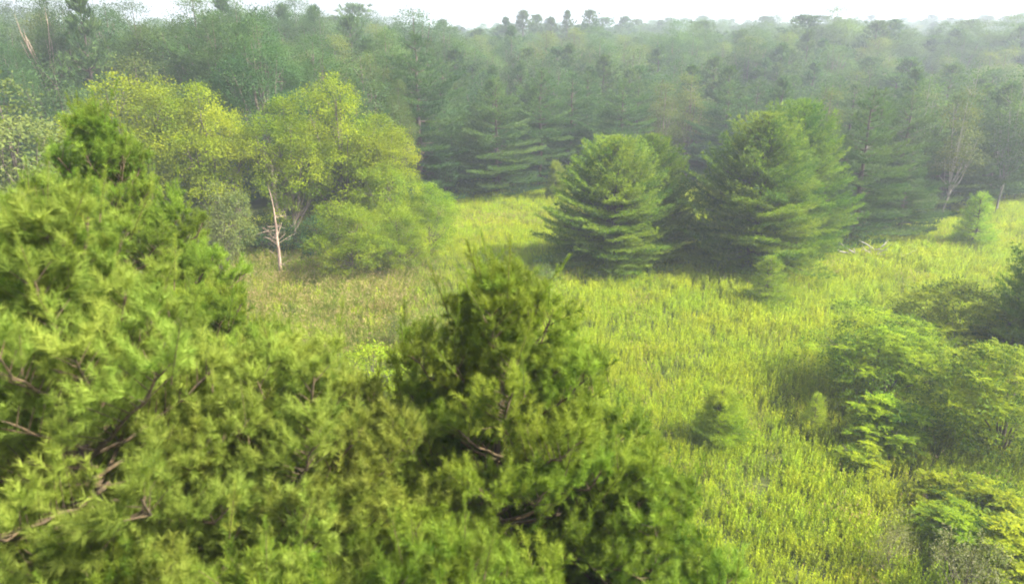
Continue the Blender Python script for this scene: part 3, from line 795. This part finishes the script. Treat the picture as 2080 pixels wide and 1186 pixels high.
def make_branch(seed, L, rise, dens=1.0):
    rng = np.random.default_rng(seed); g = Geo()
    ns = 8; ax_ = []
    for k in range(ns + 1):
        s = k / ns
        ax_.append(np.array([L * s, 0.06 * L * math.sin(s * 3 + seed), rise * L * s * s * 0.5 + 0.03 * L * rng.normal() * s]))
    ax_ = np.array(ax_)
    add_tube(g, ax_, [0.008 + 0.011 * L * (1 - k / ns) for k in range(ns + 1)], 5, 0)
    S0, D0, Ls, T = [], [], [], []
    def at_(s):
        q = min(s, .999) * ns; i = int(q); return ax_[i] * (1 - q + i) + ax_[i + 1] * (q - i), norm(ax_[i + 1] - ax_[i])
    nsub = max(5, int(L * 13 * dens))
    for k in range(nsub):
        s0 = 0.15 if L < 1 else 0.28; s = s0 + (.98 - s0) * (k + rng.uniform(0, .8)) / nsub; p, d = at_(s)
        sg = 1 if k % 2 else -1
        l2 = (0.16 + 0.42 * L * (1.05 - s)) * rng.uniform(0.6, 1.15)
        dd = norm(d * 0.75 + np.array([0, sg * 0.8, 0.15 + 0.35 * rng.uniform(-.5, 1)]))
        e = p + dd * l2 + np.array([0, 0, 0.18 * l2])
        add_tube(g, [p, (p + e) / 2, e], [0.007, 0.005, 0.003], 3, 0)
        bt = 0.45 + rng.normal() * .12
        m = max(2, int(l2 / 0.085 * dens))
        for j in range(m):
            f = (j + 1) / m; b = p * (1 - f) + e * f
            w = norm(dd * 0.8 + rng.normal(size=3) * np.array([.5, .5, .35]) + np.array([0, 0, .55]))
            S0.append(b); D0.append(w); Ls.append(rng.uniform(0.07, 0.15)); T.append(bt)
        S0.append(e); D0.append(norm(dd * .5 + np.array([0, 0, 1.0]) + rng.normal(size=3) * .2)); Ls.append(rng.uniform(.16, .3)); T.append(bt + .15)
        S0.append((p + e) / 2); D0.append(norm(dd * .6 + np.array([0, 0, 1.0]) + rng.normal(size=3) * .3)); Ls.append(rng.uniform(.12, .22)); T.append(bt + .08)
    p, d = at_(.999)
    for k in range(4):
        S0.append(p); D0.append(norm(d + rng.normal(size=3) * .35 + np.array([0, 0, .3]))); Ls.append(rng.uniform(.12, .2)); T.append(.6)
    needle_shoots(g, rng, np.array(S0), np.array(D0), np.array(Ls), 88, 0.095, np.array(T), 0.0048)
    return g.mesh("pine_branch", [M['twig'], M['nearneedle']])

SIZES = [0.45, 0.8, 1.2, 1.7, 2.2]
BR = {L: [make_branch(100 + i * 7 + j, L, (0.7, 0.55, 0.45, 0.35, 0.3)[i]) for j in range(3)] for i, L in enumerate(SIZES)}
def make_leader(seed, L=0.9):
    rng = np.random.default_rng(seed); g = Geo()
    add_tube(g, [(0, 0, -0.12), (0, 0, L * .5), (0.01, 0, L)], [0.009, .007, .004], 5, 0)
    S0 = [np.array([0, 0, L * f]) for f in (-.1, 0.08, 0.25, .42, .6, .78, .92)]; D0 = [np.array([0, 0, 1.0])] * 7
    for k in range(7):
        a = 6.28 * k / 7; S0.append(np.array([0, 0, L * .55 * (k % 2)])); D0.append(norm(np.array([math.cos(a) * .45, math.sin(a) * .45, 1])))
    needle_shoots(g, rng, np.array(S0), np.array(D0), np.full(len(S0), .24), 95, 0.08, np.full(len(S0), .6), 0.0048)
    return g.mesh("pine_leader", [M['twig'], M['nearneedle']])
LEAD = [make_leader(200), make_leader(201, .6)]

def repaint(me):
    m = me.copy(); m.materials[1] = M['paleneedle']; return m
BRP = {L: [repaint(q) for q in v] for L, v in BR.items()}
LEADP = [repaint(q) for q in LEAD]
def near_pine(px, Y, top, label, seed, slope=0.62, rmax=2.6, zmin=3.0, step=0.27, bushy=1.0, pale=False):
    BR_, LEAD_ = (BRP, LEADP) if pale else (BR, LEAD)
    rng = random.Random(seed)
    zt = z_at(top, Y); x = x_at(px, Y, zt)
    gz = ground_z(x, Y); h = zt - gz - 0.38
    e = bpy.data.objects.new('pine_tree', None); link(e); e.location = (x, Y, gz); tag(e, label, 'tree')
    tr = Geo(); pts = [(rng.gauss(0, .04), rng.gauss(0, .04), h * k / 9 - (0.3 if k == 0 else 0)) for k in range(10)]; pts[-1] = (0, 0, h - .4)
    add_tube(tr, pts, [0.13 * h / 11 * (1 - 0.9 * k / 9) for k in range(10)], 9)
    link(bpy.data.objects.new('trunk', tr.mesh('pine_trunk', [M['pinebark']])), e)
    l = link(bpy.data.objects.new('leader', LEAD_[seed % 2]), e); l.location = (0, 0, h - .75)
    z = h - 0.55
    nb_total = 0
    while z > zmin:
        t = h - z
        r = min(rmax, 0.28 + slope * t ** 0.9)
        nb = int((5 + min(4, t * 1.1)) * bushy)
        a0 = rng.uniform(0, 6.28)
        for b in range(nb):
            if nb_total > 280: break
            a = a0 + 6.28 * b / nb + rng.gauss(0, .2); L = max(.35, r * rng.uniform(.72, 1.15))
            el = max(0.02, 1.15 - 0.33 * t) + rng.gauss(0, .1)
            if el > .1: L = max(.3, min(L, (t - .1) / math.sin(min(1.4, el + .15))))
            size = min(SIZES, key=lambda q: abs(q - L))
            o = link(bpy.data.objects.new('branch', BR_[size][rng.randrange(3)]), e)
            s = L / size
            zb = z + rng.uniform(-.12, .12)
            if t < 3.0 and rng.random() < .6:
                q = link(bpy.data.objects.new('shoot', LEAD_[rng.randrange(2)]), e)
                cx = math.cos(el * 1.1) * L * .95
                q.location = (math.cos(a) * cx, math.sin(a) * cx, zb + math.sin(el * 1.1) * L * .95 + .12); q.scale = (rng.uniform(.4, .65),) * 3
                q.rotation_euler = (rng.gauss(0, .2) - math.sin(a) * .2, rng.gauss(0, .2) + math.cos(a) * .2, 0)
            o.location = (0, 0, zb); o.rotation_euler = (rng.gauss(0, .25), -el, a); o.scale = (s, s, s)
            nb_total += 1
        z -= step * rng.uniform(.8, 1.2) * (1 + min(.8, t * .13))
    return e
near_pine(1012, 7.2, 520, "central foreground pine with its pointed top in the middle of the picture", 1, slope=.64, rmax=2.7)
near_pine(570, 6.4, 670, "foreground pine between the left one and the central one, pale bluish tips", 2, pale=True, slope=.75, rmax=2.2)
near_pine(55, 5.6, 355, "nearest big pine filling the left edge below the tall pointed one", 3, pale=True, slope=.62, rmax=2.3)
near_pine(178, 11.5, 195, "tall pointed pine on the left rising in front of the yellow green trees", 4, slope=.5, rmax=2.8)
near_pine(385, 9.5, 560, "lower pine between the tall pointed pine and the seeding grass", 5, slope=.7, rmax=2.2)
near_pine(880, 4.9, 1060, "low pine at the bottom middle with light upright shoots", 6, slope=.7, rmax=1.7)
near_pine(545, 4.9, 1110, "low pine at the bottom left of centre", 7, slope=.7, rmax=1.7)
near_pine(170, 4.9, 1060, "low pine in the bottom left corner region with a dark hollow above", 8, slope=.6, rmax=1.5)
near_pine(1300, 6.6, 900, "pine low at the right of the central one, its tips over the goldenrod", 9, slope=.6, rmax=1.6)

# ------------------------------------------------------------------ haze
hz = bpy.data.materials.new("haze_air"); hz.use_nodes = True
t = hz.node_tree; t.nodes.clear()
out = t.nodes.new("ShaderNodeOutputMaterial"); pv = t.nodes.new("ShaderNodeVolumePrincipled")
pv.inputs['Color'].default_value = (0.76, 0.83, 1.0, 1); pv.inputs['Density'].default_value = 0.00112; pv.inputs['Anisotropy'].default_value = 0.35
t.links.new(pv.outputs[0], out.inputs['Volume'])
g = Geo()
X, Z0, Z1 = 1300, -3.0, 46.0
vs = [(-X, -X, Z0), (X, -X, Z0), (X, X, Z0), (-X, X, Z0), (-X, -X, Z1), (X, -X, Z1), (X, X, Z1), (-X, X, Z1)]
g.add(np.array(vs, float), [(0, 3, 2, 1), (4, 5, 6, 7), (0, 1, 5, 4), (1, 2, 6, 5), (2, 3, 7, 6), (3, 0, 4, 7)])
hb_ = link(bpy.data.objects.new("haze", g.mesh("haze", [hz])))
tag(hb_, "pale summer haze lying over the clearing and the forest", kind='stuff')
tris = sum(len(m.polygons) * 2 for m in bpy.data.meshes)
print("polys x2 in mesh data:", tris)
